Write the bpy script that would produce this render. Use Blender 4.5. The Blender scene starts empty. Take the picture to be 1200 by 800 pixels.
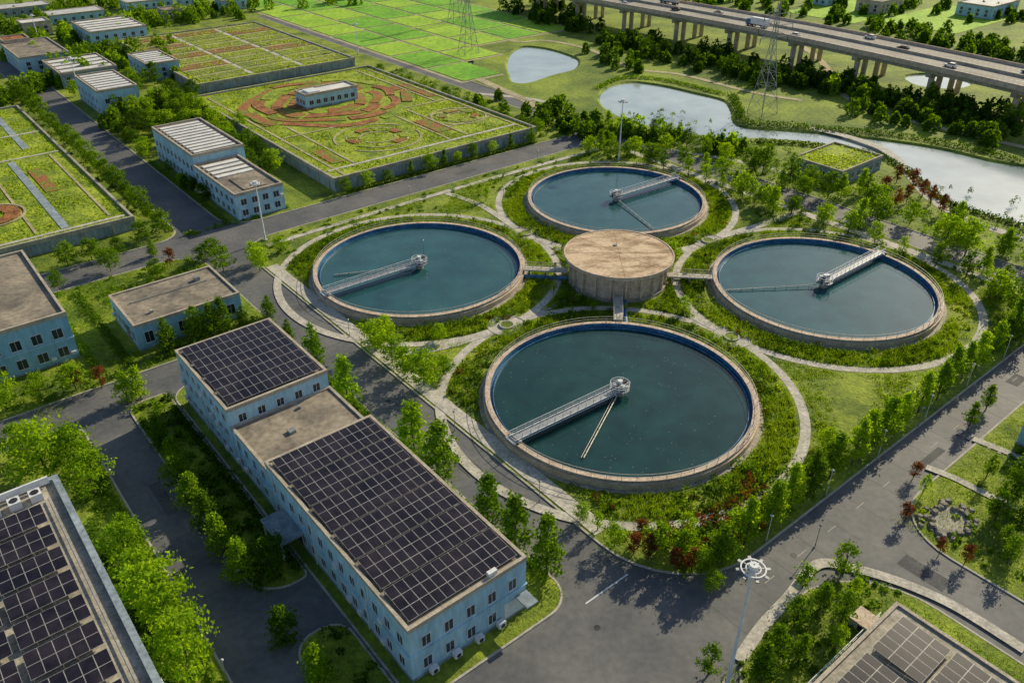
import bpy, math, random
import numpy as np
from mathutils import Vector
random.seed(7); rng=np.random.default_rng(7)
sc=bpy.context.scene
# ---------------- survey: photo ray -> real elevation plane (metres) ----------------
F=950.0; TH=math.atan(597/F); CT,ST=math.cos(TH),math.sin(TH); CH=80.0
def G(u,v,z=0.0):
    x=(u-600)/F; y=(400-v)/F
    t=(z-CH)/(-ST+y*CT)
    return (x*t,(CT+y*ST)*t)
def HH(u,vb,vt):
    Y=G(u,vb)[1]; s=(400-vt)/F
    return CH-(ST*Y-s*CT*Y)/(CT+s*ST)
C0=(22.1,151.6); ANG=math.radians(39.2); cB,sB=math.cos(ANG),math.sin(ANG)
def L(b,a): return (C0[0]+b*cB-a*sB, C0[1]+b*sB+a*cB)
def toL(p):
    x=p[0]-C0[0]; y=p[1]-C0[1]; return (x*cB+y*sB, -x*sB+y*cB)
def GL(u,v,z=0.0): return toL(G(u,v,z))
# ---------------- materials ----------------
def newmat(name):
    m=bpy.data.materials.new(name); m.use_nodes=True
    nt=m.node_tree; return m,nt,nt.nodes["Principled BSDF"]
def pmat(name,c1,c2,scale=1.0,rough=.85,bump=0.0,bscale=None,metal=0.0,spec=.3,lo=.35,hi=.65,fine=None,stretch=None,amt=.28):
    m,nt,bs=newmat(name); N=nt.nodes.new; K=nt.links.new
    geo=N('ShaderNodeNewGeometry'); src=geo.outputs['Position']
    if stretch:
        mp=N('ShaderNodeMapping'); mp.inputs['Rotation'].default_value=(0,0,-ANG); mp.inputs['Scale'].default_value=stretch
        K(src,mp.inputs[0]); src=mp.outputs[0]
    n=N('ShaderNodeTexNoise'); n.inputs['Scale'].default_value=scale; n.inputs['Detail'].default_value=4; n.inputs['Roughness'].default_value=.65
    K(src,n.inputs['Vector'])
    r=N('ShaderNodeValToRGB'); r.color_ramp.elements[0].position=lo; r.color_ramp.elements[1].position=hi
    r.color_ramp.elements[0].color=(*c1,1); r.color_ramp.elements[1].color=(*c2,1)
    K(n.outputs['Fac'],r.inputs[0]); col=r.outputs[0]
    n2=N('ShaderNodeTexNoise'); n2.inputs['Scale'].default_value=fine or scale*9; n2.inputs['Detail'].default_value=3
    K(src,n2.inputs['Vector'])
    mr=N('ShaderNodeMapRange'); mr.inputs[1].default_value=.3; mr.inputs[2].default_value=.7; mr.inputs[3].default_value=1-amt; mr.inputs[4].default_value=1+amt
    K(n2.outputs['Fac'],mr.inputs[0])
    mx=N('ShaderNodeMix'); mx.data_type='RGBA'; mx.blend_type='MULTIPLY'; mx.inputs[0].default_value=1
    K(col,mx.inputs[6]); K(mr.outputs[0],mx.inputs[7]); K(mx.outputs[2],bs.inputs['Base Color'])
    bs.inputs['Roughness'].default_value=rough; bs.inputs['Metallic'].default_value=metal; bs.inputs['Specular IOR Level'].default_value=spec
    if bump>0:
        bn=N('ShaderNodeTexNoise'); bn.inputs['Scale'].default_value=bscale or scale*6; bn.inputs['Detail'].default_value=4; bn.inputs['Roughness'].default_value=.7
        K(src,bn.inputs['Vector'])
        bp=N('ShaderNodeBump'); bp.inputs['Strength'].default_value=1; bp.inputs['Distance'].default_value=bump
        K(bn.outputs['Fac'],bp.inputs['Height']); K(bp.outputs[0],bs.inputs['Normal'])
    return m
def leafmat(name,c1,c2,trans=.4):
    m,nt,bs=newmat(name); N=nt.nodes.new; K=nt.links.new; nt.nodes.remove(bs)
    geo=N('ShaderNodeNewGeometry'); oi=N('ShaderNodeObjectInfo')
    a=N('ShaderNodeMath'); a.operation='MULTIPLY_ADD'; a.inputs[1].default_value=.5; K(geo.outputs['Random Per Island'],a.inputs[0])
    b=N('ShaderNodeMath'); b.operation='MULTIPLY'; b.inputs[1].default_value=.5; K(oi.outputs['Random'],b.inputs[0]); K(b.outputs[0],a.inputs[2])
    r=N('ShaderNodeValToRGB'); r.color_ramp.elements[0].color=(*c1,1); r.color_ramp.elements[1].color=(*c2,1)
    K(a.outputs[0],r.inputs[0])
    df=N('ShaderNodeBsdfDiffuse'); K(r.outputs[0],df.inputs[0])
    tr=N('ShaderNodeBsdfTranslucent')
    mx=N('ShaderNodeMix'); mx.data_type='RGBA'; mx.blend_type='MULTIPLY'; mx.inputs[0].default_value=1; mx.inputs[7].default_value=(2.2,2.0,.45,1)
    K(r.outputs[0],mx.inputs[6]); K(mx.outputs[2],tr.inputs[0])
    ms=N('ShaderNodeMixShader'); ms.inputs[0].default_value=trans
    K(df.outputs[0],ms.inputs[1]); K(tr.outputs[0],ms.inputs[2])
    K(ms.outputs[0],nt.nodes['Material Output'].inputs[0]); return m
M={}
M['ground']=pmat('ground_grass',(.09,.15,.014),(.28,.36,.032),scale=.045,bump=.35,bscale=1.2,fine=.8)
M['lawn']=pmat('lawn_grass',(.08,.14,.012),(.30,.37,.030),scale=.11,bump=.3,bscale=2.2,fine=1.3)
M['asph']=pmat('asphalt',(.10,.105,.115),(.17,.168,.165),scale=.10,rough=.7,bump=.01,bscale=12,fine=1.1,amt=.14)
M['patch']=pmat('asphalt_repair',(.075,.078,.082),(.115,.115,.115),scale=.4,rough=.85)
M['kerb']=pmat('kerb_concrete',(.36,.34,.29),(.52,.48,.42),scale=.8)
M['path']=pmat('path_paving',(.38,.36,.31),(.58,.54,.47),scale=.5,fine=3)
M['conc']=pmat('concrete',(.28,.26,.21),(.46,.42,.34),scale=.35,fine=2.5)
M['coping']=pmat('coping_concrete',(.46,.34,.26),(.64,.53,.42),scale=.6,fine=4)
M['disc']=pmat('weathered_roof',(.26,.17,.09),(.66,.50,.34),scale=.22,fine=1.6,lo=.32,hi=.58,stretch=(1,2.2,1))
M['wallw']=pmat('white_plaster_skylight_tint',(.30,.50,.62),(.44,.66,.78),scale=.3,fine=2,stretch=(1,1,.25),amt=.14)  # white plaster, with the blue of skylit shade painted into its colour
M['wallb']=pmat('plaster_blue',(.20,.41,.55),(.32,.55,.70),scale=.3,fine=2,stretch=(1,1,.25),amt=.14)
M['walld']=pmat('retaining_wall',(.20,.25,.29),(.32,.38,.42),scale=.3,fine=1.5,stretch=(1,1,.3))
M['roofg']=pmat('roof_membrane',(.13,.115,.10),(.34,.29,.22),scale=.18,fine=1.2,lo=.3)
M['roofw']=pmat('roof_white',(.58,.58,.56),(.78,.76,.72),scale=.3,amt=.12)
M['parap']=pmat('parapet',(.36,.31,.24),(.52,.46,.37),scale=.6)
M['glass']=pmat('window_glass',(.015,.025,.035),(.03,.045,.06),scale=.5,rough=.12,spec=.6)
M['frame']=pmat('white_frame',(.6,.64,.68),(.75,.78,.8),scale=1,amt=.08)
M['pv']=pmat('solar_cells',(.010,.009,.017),(.032,.025,.034),scale=.25,rough=.3,spec=.35,fine=.7)
M['alu']=pmat('aluminium',(.42,.41,.40),(.55,.54,.52),scale=1,rough=.5,metal=.1)
M['rail']=pmat('painted_rail',(.42,.38,.34),(.6,.54,.48),scale=1,rough=.5)
M['white']=pmat('white_paint',(.65,.67,.7),(.8,.8,.8),scale=.7,rough=.5,amt=.1)
M['steel']=pmat('galvanised_steel',(.25,.26,.27),(.38,.39,.4),scale=1,rough=.5,metal=.4)
M['blue']=pmat('tank_blue_lining',(.03,.12,.24),(.08,.22,.38),scale=.5,rough=.5,fine=2)
M['dark']=pmat('dark_metal',(.02,.02,.022),(.05,.05,.05),scale=1,rough=.5)
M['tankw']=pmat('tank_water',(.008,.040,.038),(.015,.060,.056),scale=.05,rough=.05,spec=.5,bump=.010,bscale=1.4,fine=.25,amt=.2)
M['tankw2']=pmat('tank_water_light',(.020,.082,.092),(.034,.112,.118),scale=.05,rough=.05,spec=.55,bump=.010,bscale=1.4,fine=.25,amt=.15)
M['foam']=pmat('foam',(.35,.4,.38),(.5,.5,.45),scale=1)
M['river']=pmat('river_water',(.30,.37,.38),(.46,.53,.52),scale=.03,rough=.10,spec=.9,bump=.015,bscale=.6,fine=.1,amt=.12)  # pale base colour paints in the sky glare on the water
M['soil']=pmat('bare_soil',(.17,.065,.022),(.46,.20,.07),scale=.35,bump=.3,bscale=2,fine=1.5)
M['mixbed']=pmat('planted_soil',(.34,.14,.045),(.18,.24,.025),scale=.22,bump=.3,bscale=1.6,fine=1.2,lo=.49,hi=.57)
M['green1']=pmat('green_roof',(.12,.20,.016),(.38,.46,.032),scale=.16,bump=.4,bscale=1.6,fine=1.1,lo=.3,hi=.62,amt=.35)
M['crop']=pmat('rice_field',(.12,.34,.012),(.22,.48,.022),scale=.06,bump=.15,bscale=1.5,fine=.5)
M['crop2']=pmat('rice_field_light',(.24,.44,.02),(.36,.56,.035),scale=.06,bump=.15,bscale=1.5,fine=.5)
M['tan']=pmat('earth_track',(.30,.27,.15),(.50,.43,.27),scale=.2)
M['deckr']=pmat('viaduct_asphalt',(.26,.24,.205),(.38,.35,.30),scale=.1,fine=1.2,amt=.15)  # asphalt with the warm glint of grazing sun put into its base colour
M['trunk']=pmat('bark',(.07,.05,.035),(.14,.10,.07),scale=3)
M['rock']=pmat('rock',(.18,.16,.13),(.36,.33,.28),scale=1.2,bump=.1)
M['pipe']=pmat('pale_pipe',(.5,.48,.42),(.65,.62,.55),scale=1,rough=.5)
M['lg']=leafmat('leaf_green',(.030,.085,.008),(.17,.29,.020),.45)
M['lb']=leafmat('leaf_bright',(.08,.18,.010),(.29,.43,.026),.48)
M['ld']=leafmat('leaf_dark',(.016,.050,.006),(.09,.17,.016),.38)
M['ly']=leafmat('leaf_yellow',(.15,.23,.018),(.44,.54,.042),.45)
M['lr']=leafmat('leaf_red',(.08,.035,.02),(.22,.08,.04),.35)
M['gr']=leafmat('grass_blades',(.035,.095,.008),(.25,.37,.025),.45)
# ---------------- mesh builder ----------------
class MB:
    def __init__(s): s.v=[]; s.f=[]; s.m=[]; s.mats=[]
    def mi(s,k):
        if k not in s.mats: s.mats.append(k)
        return s.mats.index(k)
    def face(s,pts,k):
        i=len(s.v); s.v.extend([tuple(map(float,p)) for p in pts]); s.f.append(list(range(i,i+len(pts)))); s.m.append(s.mi(k))
    def box(s,x0,x1,y0,y1,z0,z1,k):
        i=len(s.v); s.v+= [(x,y,z) for z in (z0,z1) for y in (y0,y1) for x in (x0,x1)]
        for q in ((0,2,3,1),(4,5,7,6),(0,1,5,4),(2,6,7,3),(0,4,6,2),(1,3,7,5)): s.f.append([i+j for j in q]); s.m.append(s.mi(k))
    def prism(s,poly,z0,z1,k,kt=None):
        n=len(poly); i=len(s.v)
        s.v+=[(p[0],p[1],z0) for p in poly]+[(p[0],p[1],z1) for p in poly]
        for j in range(n): s.f.append([i+j,i+(j+1)%n,i+n+(j+1)%n,i+n+j]); s.m.append(s.mi(k))
        s.f.append([i+n+j for j in range(n)]); s.m.append(s.mi(kt or k))
    def cyl(s,p0,p1,r0,r1=None,n=6,k='steel',cap=True):
        r1=r0 if r1 is None else r1; p0=Vector(p0); p1=Vector(p1); d=(p1-p0).normalized()
        u=d.orthogonal().normalized(); w=d.cross(u); i=len(s.v)
        for p,r in ((p0,r0),(p1,r1)):
            for j in range(n):
                a=2*math.pi*j/n; q=p+(u*math.cos(a)+w*math.sin(a))*r; s.v.append(tuple(q))
        for j in range(n): s.f.append([i+j,i+(j+1)%n,i+n+(j+1)%n,i+n+j]); s.m.append(s.mi(k))
        if cap: s.f.append([i+n+j for j in range(n)]); s.m.append(s.mi(k)); s.f.append([i+n-1-j for j in range(n)]); s.m.append(s.mi(k))
    def ann(s,cx,cy,r0,r1,z0,z1,k,n=96,kin=None,kout=None,a0=0,a1=2*math.pi):
        full=abs(a1-a0-2*math.pi)<1e-6; i=len(s.v); cnt=n if full else n+1
        for j in range(cnt):
            a=a0+(a1-a0)*j/n; c,q=math.cos(a),math.sin(a)
            s.v+=[(cx+c*r0,cy+q*r0,z0),(cx+c*r0,cy+q*r0,z1),(cx+c*r1,cy+q*r1,z1),(cx+c*r1,cy+q*r1,z0)]
        for j in range(n):
            p=i+4*j; q=i+4*((j+1)%cnt)
            s.f.append([p+1,p+2,q+2,q+1]); s.m.append(s.mi(k))
            s.f.append([p,p+1,q+1,q]); s.m.append(s.mi(kin or k))
            s.f.append([p+2,p+3,q+3,q+2]); s.m.append(s.mi(kout or k))
    def obj(s,name,parent=None,loc=(0,0,0),rz=0):
        me=bpy.data.meshes.new(name); me.from_pydata(s.v,[],s.f)
        for k in s.mats: me.materials.append(M[k])
        me.polygons.foreach_set('material_index',s.m)
        me.update(); o=bpy.data.objects.new(name,me); sc.collection.objects.link(o)
        o.location=loc; o.rotation_euler=(0,0,rz)
        if parent: o.parent=parent
        return o
def empty(name,b,a,z=0,world=False,rz=None):
    o=bpy.data.objects.new(name,None); sc.collection.objects.link(o); p=(b,a) if world else L(b,a)
    o.location=(p[0],p[1],z); o.rotation_euler=(0,0,ANG if rz is None else rz); o.empty_display_size=.5; return o
SITE=dict(loc=(C0[0],C0[1],0),rz=ANG)
# ---------------- curves / strips ----------------
def smooth(pts,sub=6,closed=False):
    P=[np.array(p[:2],float) for p in pts]; n=len(P); out=[]
    rg=range(n) if closed else range(n-1)
    for i in rg:
        if closed: p0,p1,p2,p3=P[(i-1)%n],P[i],P[(i+1)%n],P[(i+2)%n]
        else: p0,p1,p2,p3=P[max(i-1,0)],P[i],P[i+1],P[min(i+2,n-1)]
        for j in range(sub):
            t=j/sub; out.append(tuple(.5*((2*p1)+(-p0+p2)*t+(2*p0-5*p1+4*p2-p3)*t*t+(-p0+3*p1-3*p2+p3)*t**3)))
    if not closed: out.append(tuple(P[-1]))
    return out
def offs(pts,d,closed=False):
    n=len(pts); out=[]
    for i in range(n):
        a=pts[(i-1)%n] if (closed or i>0) else pts[i]; b=pts[(i+1)%n] if (closed or i<n-1) else pts[i]
        dx,dy=b[0]-a[0],b[1]-a[1]; l=math.hypot(dx,dy) or 1
        out.append((pts[i][0]-dy/l*d,pts[i][1]+dx/l*d))
    return out
zc=[.16]
def nz(): zc[0]+=.004; return zc[0]
def strip(name,pts,w,k='path',z=None,closed=False,sub=6,**kw):
    z=z or nz(); P=smooth(pts,sub,closed) if len(pts)>2 else pts
    l=offs(P,w/2,closed); r=offs(P,-w/2,closed); mb=MB(); n=len(P)
    for i in range(n if closed else n-1):
        j=(i+1)%n; mb.face([(*r[i],z),(*r[j],z),(*l[j],z),(*l[i],z)],k)
    return mb.obj(name,**kw)
def rrect(b0,b1,a0,a1,r,n=8):
    if not isinstance(r,(list,tuple)): r=[r]*4
    out=[]
    for (cx,cy,s,rr) in ((b1-r[0],a0+r[0],-90,r[0]),(b1-r[1],a1-r[1],0,r[1]),(b0+r[2],a1-r[2],90,r[2]),(b0+r[3],a0+r[3],180,r[3])):
        for j in range(n+1):
            t=math.radians(s+90*j/n); out.append((cx+rr*math.cos(t),cy+rr*math.sin(t)))
    return out
def island(b0,b1,a0,a1,r=5):
    o=rrect(b0,b1,a0,a1,r); i=offs(o,.28,True); mb=MB(); n=len(o)
    for j in range(n):
        q=(j+1)%n
        mb.face([(*o[j],.0),(*o[q],.0),(*o[q],.16),(*o[j],.16)],'kerb'); mb.face([(*o[j],.16),(*o[q],.16),(*i[q],.16),(*i[j],.16)],'kerb')
    mb.face([(*p,.135) for p in offs(o,.2,True)],'lawn')
    return mb.obj('lawn',**SITE)
# ---------------- ground with river holes ----------------
river=[(702,108),(715,99),(740,95),(775,99),(815,108),(850,117),(860,130),(868,146),(920,151),(980,156),(1040,163),(1100,172),(1160,186),(1240,206),(1240,278),(1190,260),(1140,246),(1100,229),(1074,209),(1048,190),(1010,176),(950,166),(890,162),(840,161),(790,153),(745,144),(712,130),(700,118)]
pond=[(597,62),(612,54),(640,56),(668,64),(680,71),(674,81),(648,88),(620,97),(600,96),(594,86),(592,74)]
creek=[(545,104),(548,70),(550,38),(556,38),(555,70),(554,104)]
pond2=[(1060,88),(1100,86),(1140,96),(1120,104),(1075,100)]
polys=[]
for pl in (river,pond,creek,pond2):
    W=smooth([G(*p) for p in pl],4,True)
    ar=sum(W[i][0]*W[(i+1)%len(W)][1]-W[(i+1)%len(W)][0]*W[i][1] for i in range(len(W)))
    if ar<0: W=W[::-1]
    polys.append(W)
cu=bpy.data.curves.new('gc','CURVE'); cu.dimensions='2D'; cu.fill_mode='BOTH'
for W in [[(-1500,-600),(1500,-600),(1500,2500),(-1500,2500)]]+polys:
    s=cu.splines.new('POLY'); s.points.add(len(W)-1)
    for i,p in enumerate(W): s.points[i].co=(p[0],p[1],0,1)
    s.use_cyclic_u=True
co=bpy.data.objects.new('gc',cu); sc.collection.objects.link(co)
bpy.context.view_layer.update()
me=bpy.data.meshes.new_from_object(co); bpy.data.objects.remove(co)
me.materials.clear(); me.materials.append(M['ground'])
g=bpy.data.objects.new('ground',me); sc.collection.objects.link(g)
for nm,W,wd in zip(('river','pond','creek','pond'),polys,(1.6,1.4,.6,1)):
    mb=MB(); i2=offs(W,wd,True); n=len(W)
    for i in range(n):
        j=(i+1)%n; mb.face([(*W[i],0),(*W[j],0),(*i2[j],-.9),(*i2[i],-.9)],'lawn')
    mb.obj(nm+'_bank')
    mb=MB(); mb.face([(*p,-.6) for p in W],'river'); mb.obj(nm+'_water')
# ---------------- asphalt + islands ----------------
mb=MB(); mb.face([(-160,-150,.02),(72,-150,.02),(72,320,.02),(-160,320,.02)],'asph'); mb.obj('road',**SITE)
island(-55.5,64,-65.5,67.5,[14,12,10,14])
island(-87.5,-64,-56,19.5,[4,4,4,4]); island(-94.5,-87.7,-32,19.5,[1,1,3,5]); island(-94.5,-87.7,-80,-40,3)
island(-150,-101.5,-90,19.5,3)
island(-150,-64,28,69,[4,8,4,4]); island(-150,-63,79,320,[6,4,4,4]); island(-53,64,77,320,[8,4,4,8])
island(-22,71.7,-140,-73,[4,4,9,4]); island(-62,-31,-150,-73,[4,12,12,4])
mb=MB(); mb.box(72,72.3,-150,320,0,.15,'kerb'); mb.obj('kerb',**SITE)
mb=MB()
for i in range(20):
    a=-60+i*6.5; mb.face([(-63.8,a,.026),(-55.7,a,.026),(-55.7,a+.07,.026),(-63.8,a+.07,.026)],'patch')
for i in range(21):
    b=-52+i*6; mb.face([(b,-72.8,.026),(b+.07,-72.8,.026),(b+.07,-65.7,.026),(b,-65.7,.026)],'patch'); mb.face([(b,67.7,.026),(b+.07,67.7,.026),(b+.07,76.8,.026),(b,76.8,.026)],'patch')
for i in range(16):
    a=-75+i*6; mb.face([(-101.3,a,.026),(-94.8,a,.026),(-94.8,a+.07,.026),(-101.3,a+.07,.026)],'patch')
for b,a,w,d in ((-61,-30,2.6,5),(-10,-71,9,1.2),(25,-70.5,4,2),(-98,-10,1.6,8),(-58,30,2,3),(-28,-84,2.5,6),(10,71,7,1.5)): mb.face([(b,a,.031),(b+w,a,.031),(b+w,a+d,.031),(b,a+d,.031)],'patch')
mb.obj('road_joints',**SITE)
mb=MB(); mb.face([(-63.6,-57.4,.036),(-56.2,-57.4,.036),(-56.2,-57.2,.036),(-63.6,-57.2,.036)],'frame')
b=-44
while b<60: mb.face([(b,-69.3,.036),(b+2,-69.3,.036),(b+2,-69.19,.036),(b,-69.19,.036)],'kerb'); b+=7
mb.obj('road_marking',**SITE)
# ---------------- foliage helpers ----------------
def leaves(c,size,outw,bias,R=rng):
    N=len(c); n=R.normal(size=(N,3))+outw*bias; n/=np.linalg.norm(n,axis=1,keepdims=True)+1e-9
    t=np.cross(n,R.normal(size=(N,3))); t/=np.linalg.norm(t,axis=1,keepdims=True)+1e-9
    b=np.cross(n,t); s=(size*R.uniform(.6,1.3,N))[:,None]
    V=np.stack([c-t*s,c-b*s*.62,c+t*s,c+b*s*.62],1).reshape(-1,3); return V
def addleaves(mb,V,k):
    i=len(mb.v); mb.v+= [tuple(x) for x in V.tolist()]; n=len(V)//4
    mb.f+= (np.arange(n*4).reshape(-1,4)+i).tolist(); mb.m+= [mb.mi(k)]*n
def tree_mesh(kind,leafk,seed):
    R=np.random.default_rng(seed); mb=MB()
    if kind=='columnar': H,z0,ncl,lp,ls,cs=7,.6,90,22,.20,.34
    elif kind=='street': H,z0,ncl,lp,ls,cs=6.5,1.3,80,20,.18,.26
    elif kind=='broad': H,z0,ncl,lp,ls,cs=7,1.7,70,28,.22,.42
    else: H,z0,ncl,lp,ls,cs=5.6,1.4,50,18,.19,.30
    t=R.uniform(0,1,ncl)**(1.2 if kind=='columnar' else 1); a=R.uniform(0,2*math.pi,ncl); fr=R.uniform(.15,1,ncl)**.5
    lob=1+.22*np.sin(a*3+R.uniform(0,6))+.15*np.sin(a*5+t*9)
    if kind=='columnar': rad=2.0*np.clip(1-t**1.5,0,1)**.85*np.minimum(1,(t+.08)/.22)**.6
    elif kind=='street': rad=1.5*np.clip(1-t**1.8,0,1)**.8*np.minimum(1,(t+.15)/.35)**.7
    elif kind=='young': rad=1.45*np.sqrt(np.clip(1-(2*t-.85)**2/1.35,.02,1))
    else: rad=2.75*np.sqrt(np.clip(1-(2*t-.85)**2/1.35,.02,1))
    c=np.stack([np.cos(a)*rad*fr*lob,np.sin(a)*rad*fr*lob,z0+t*(H-z0)*R.uniform(.93,1.04,ncl)],1)
    c[0]=(0,0,H-.2)
    sc_=cs*R.uniform(.6,1.35,ncl)
    P=np.repeat(c,lp,0)+R.normal(size=(ncl*lp,3))*np.repeat(sc_,lp)[:,None]*np.array([1,1,.75])
    ow=P-np.array([0,0,z0+(H-z0)*.35]); ow/=np.linalg.norm(ow,axis=1,keepdims=True)
    mb.cyl((0,0,-.05),(.04,.02,z0+.4),.15,.11,7,'trunk'); mb.cyl((.04,.02,z0+.4),(0,0,H*.85),.11,.03,6,'trunk')
    for i in range(1,10):
        q=c[i*4]; mb.cyl((0,0,max(z0*.8,q[2]*.65)),tuple(q),.055,.015,5,'trunk',False)
    addleaves(mb,leaves(P,ls,ow,.9,R),leafk)
    me=bpy.data.meshes.new(kind+'_'+leafk); me.from_pydata(mb.v,[],mb.f)
    for k in mb.mats: me.materials.append(M[k])
    me.polygons.foreach_set('material_index',mb.m); return me,H
TM={}
for key,kind,lk in (('col','columnar','lg'),('colb','columnar','lb'),('broad','broad','lg'),('broadb','broad','lb'),('broadd','broad','ld'),('young','young','lb'),('youngg','young','lg'),('red','young','lr'),('st','street','lb'),('stg','street','lg')):
    TM[key]=[tree_mesh(kind,lk,i*17+len(TM)*101) for i in range(3)]
NM={'col':'conifer_tree','colb':'conifer_tree','broad':'broadleaf_tree','broadb':'broadleaf_tree','broadd':'broadleaf_tree','young':'young_street_tree','youngg':'young_street_tree','red':'red_leaf_tree','st':'street_tree','stg':'street_tree'}
def tree(k,p,h,z=.12):
    me,H=random.choice(TM[k]); o=bpy.data.objects.new(NM[k],me); sc.collection.objects.link(o)
    s=h/H*random.uniform(.9,1.1); w=s*random.uniform(.85,1.15)
    o.location=(p[0],p[1],z); o.scale=(w,w*random.uniform(.9,1.1),s); o.rotation_euler=(random.uniform(-.05,.05),random.uniform(-.05,.05),random.uniform(0,6.3))
def tp(k,u,v,h,z=.12): tree(k,G(u,v),h,z)
def mass(name,pts,n,size,k,zb=.1):
    A=np.array(pts,float); N=len(A)
    d=rng.normal(size=(N*n,3)); d/=np.linalg.norm(d,axis=1,keepdims=True); d[:,2]=np.abs(d[:,2])
    rr=rng.uniform(.2,1,N*n)**.4; Q=np.repeat(A,n,0)
    P=np.stack([Q[:,0]+d[:,0]*rr*Q[:,2],Q[:,1]+d[:,1]*rr*Q[:,2],zb+d[:,2]*rr*Q[:,3]],1)
    mb=MB(); addleaves(mb,leaves(P,size,d,1.0),k); return mb.obj(name)
def blades(name,xy,n,h,k='gr',zb=.13,w=.07,spread=.35):
    A=np.asarray(xy,float); N=len(A)*n; B=np.repeat(A,n,0)+rng.normal(size=(N,2))*spread*.5
    a=rng.uniform(0,6.28,N); hh=h*rng.uniform(.5,1.2,N); ln=rng.normal(size=(N,2))*.35*hh[:,None]
    z=np.full(N,zb); V=np.stack([np.stack([B[:,0]-np.cos(a)*w,B[:,1]-np.sin(a)*w,z],1),np.stack([B[:,0]+np.cos(a)*w,B[:,1]+np.sin(a)*w,z],1),np.stack([B[:,0]+ln[:,0],B[:,1]+ln[:,1],z+hh],1)],1).reshape(-1,3)
    mb=MB(); mb.v=V.tolist(); mb.f=np.arange(N*3).reshape(-1,3).tolist(); mb.m=[mb.mi(k)]*N; return mb.obj(name)
# ---------------- clarifier tanks ----------------
HS=29.8
TK={'f':(-HS,-HS),'l':(-HS,HS),'k':(HS,HS),'r':(HS,-HS)}
TW={k:L(*v) for k,v in TK.items()}
def tank(key,rimuv,pipe_uv,wk):
    cx,cy=TW[key]; e=empty('clarifier_tank',cx,cy,0,True,0)
    mb=MB(); mb.ann(0,0,21.5,22.35,0,1.6,'coping',128,'blue','conc'); mb.ann(0,0,22.35,22.65,0,1.2,'coping',128)
    mb.ann(0,0,20.9,21.02,.1,.98,'blue',128,'blue','blue'); mb.obj('wall',e)
    mb=MB(); mb.ann(0,0,21.02,21.5,.0,.55,'blue',128); mb.obj('launder_channel',e)
    mb=MB(); n=128; mb.face([(20.9*math.cos(2*math.pi*i/n),20.9*math.sin(2*math.pi*i/n),.72) for i in range(n)],wk); mb.obj('water',e)
    mb=MB(); N=170; r=20*np.sqrt(rng.uniform(0,1,N)); t=rng.uniform(0,6.28,N)
    c=np.stack([r*np.cos(t),r*np.sin(t),np.full(N,.735)],1); s=rng.uniform(.03,.09,N)
    for i in range(N):
        x,y,z=c[i]; q=s[i]; mb.face([(x-q,y,z),(x,y-q*.7,z),(x+q,y,z),(x,y+q*.7,z)],'foam')
    mb.obj('floating_foam',e)
    mb=MB()
    for z in (2.1,2.65): mb.ann(0,0,22.16,22.22,z,z+.05,'rail',128)
    for i in range(64):
        a=2*math.pi*i/64; c_,s_=math.cos(a),math.sin(a); mb.cyl((22.2*c_,22.2*s_,1.6),(22.2*c_,22.2*s_,2.68),.04,n=4,k='rail')
    mb.obj('railing',e)
    rp=G(*rimuv,1.8); an=math.atan2(rp[1]-cy,rp[0]-cx)
    be=bpy.data.objects.new('scraper_bridge',None); sc.collection.objects.link(be); be.parent=e; be.rotation_euler=(0,0,an)
    mb=MB(); mb.box(-1.6,22.3,-.7,.7,1.95,2.05,'steel')
    for s in (-.75,.75):
        mb.box(-1.6,22.3,s-.06,s+.06,1.65,1.77,'white'); mb.box(-1.6,22.3,s-.06,s+.06,2.05,2.15,'white')
        mb.box(-1.6,22.3,s-.035,s+.035,2.95,3.02,'white'); mb.box(-1.6,22.3,s-.02,s+.02,2.55,2.59,'white')
        x=-1.6
        while x<22.2:
            mb.box(x,x+.07,s-.035,s+.035,1.77,2.95,'white')
            x+=1.6
    mb.box(21.2,22.7,-1.1,1.1,1.65,1.94,'white'); mb.cyl((22.0,-1.2,1.85),(22.0,1.2,1.85),.25,n=12,k='dark')
    mb.obj('walkway_truss',be)
    mb=MB(); mb.cyl((0,0,0),(0,0,1.94),.8,n=20,k='conc'); mb.cyl((0,0,2.06),(0,0,2.4),1.1,n=20,k='steel'); mb.cyl((0,0,2.4),(0,0,3.5),.42,n=14,k='white')
    mb.box(.6,1.4,-.35,.35,2.1,3.2,'steel'); mb.box(-1.3,-.5,-.45,.3,2.1,3.0,'dark'); mb.box(-.3,.3,.5,1.1,2.1,2.9,'frame')
    for i in range(8):
        a=i*math.pi/4; mb.cyl((1.6*math.cos(a),1.6*math.sin(a),1.95),(1.6*math.cos(a),1.6*math.sin(a),3.1),.04,n=4,k='white')
    for z in (2.6,3.05): mb.ann(0,0,1.57,1.63,z,z+.06,'white',24)
    mb.ann(0,0,.8,1.65,1.85,1.94,'steel',24)
    mb.obj('centre_drive',be)
    pp=G(*pipe_uv,1.0); pa=math.atan2(pp[1]-cy,pp[0]-cx); L_=math.hypot(pp[1]-cy,pp[0]-cx)
    mb=MB(); c,s=math.cos(pa),math.sin(pa); mb.cyl((c*1.5,s*1.5,1.3),(c*L_,s*L_,1.0),.10,n=8,k='pipe'); mb.cyl((c*1.9+s*.5,s*1.9-c*.5,1.0),(c*L_+s*.4,s*L_-c*.4,.9),.05,n=6,k='pipe')
    for i in range(8):
        q=3+(L_-4)*i/7; mb.cyl((c*q,s*q,.6),(c*q,s*q,1.4),.05,n=5,k='steel')
    mb.obj('scum_pipe',e)
tank('f',(607,512),(684,536),'tankw'); tank('l',(386,342),(392,322),'tankw2'); tank('k',(787,210),(766,268),'tankw2'); tank('r',(1030,297),(850,340),'tankw2')
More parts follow.
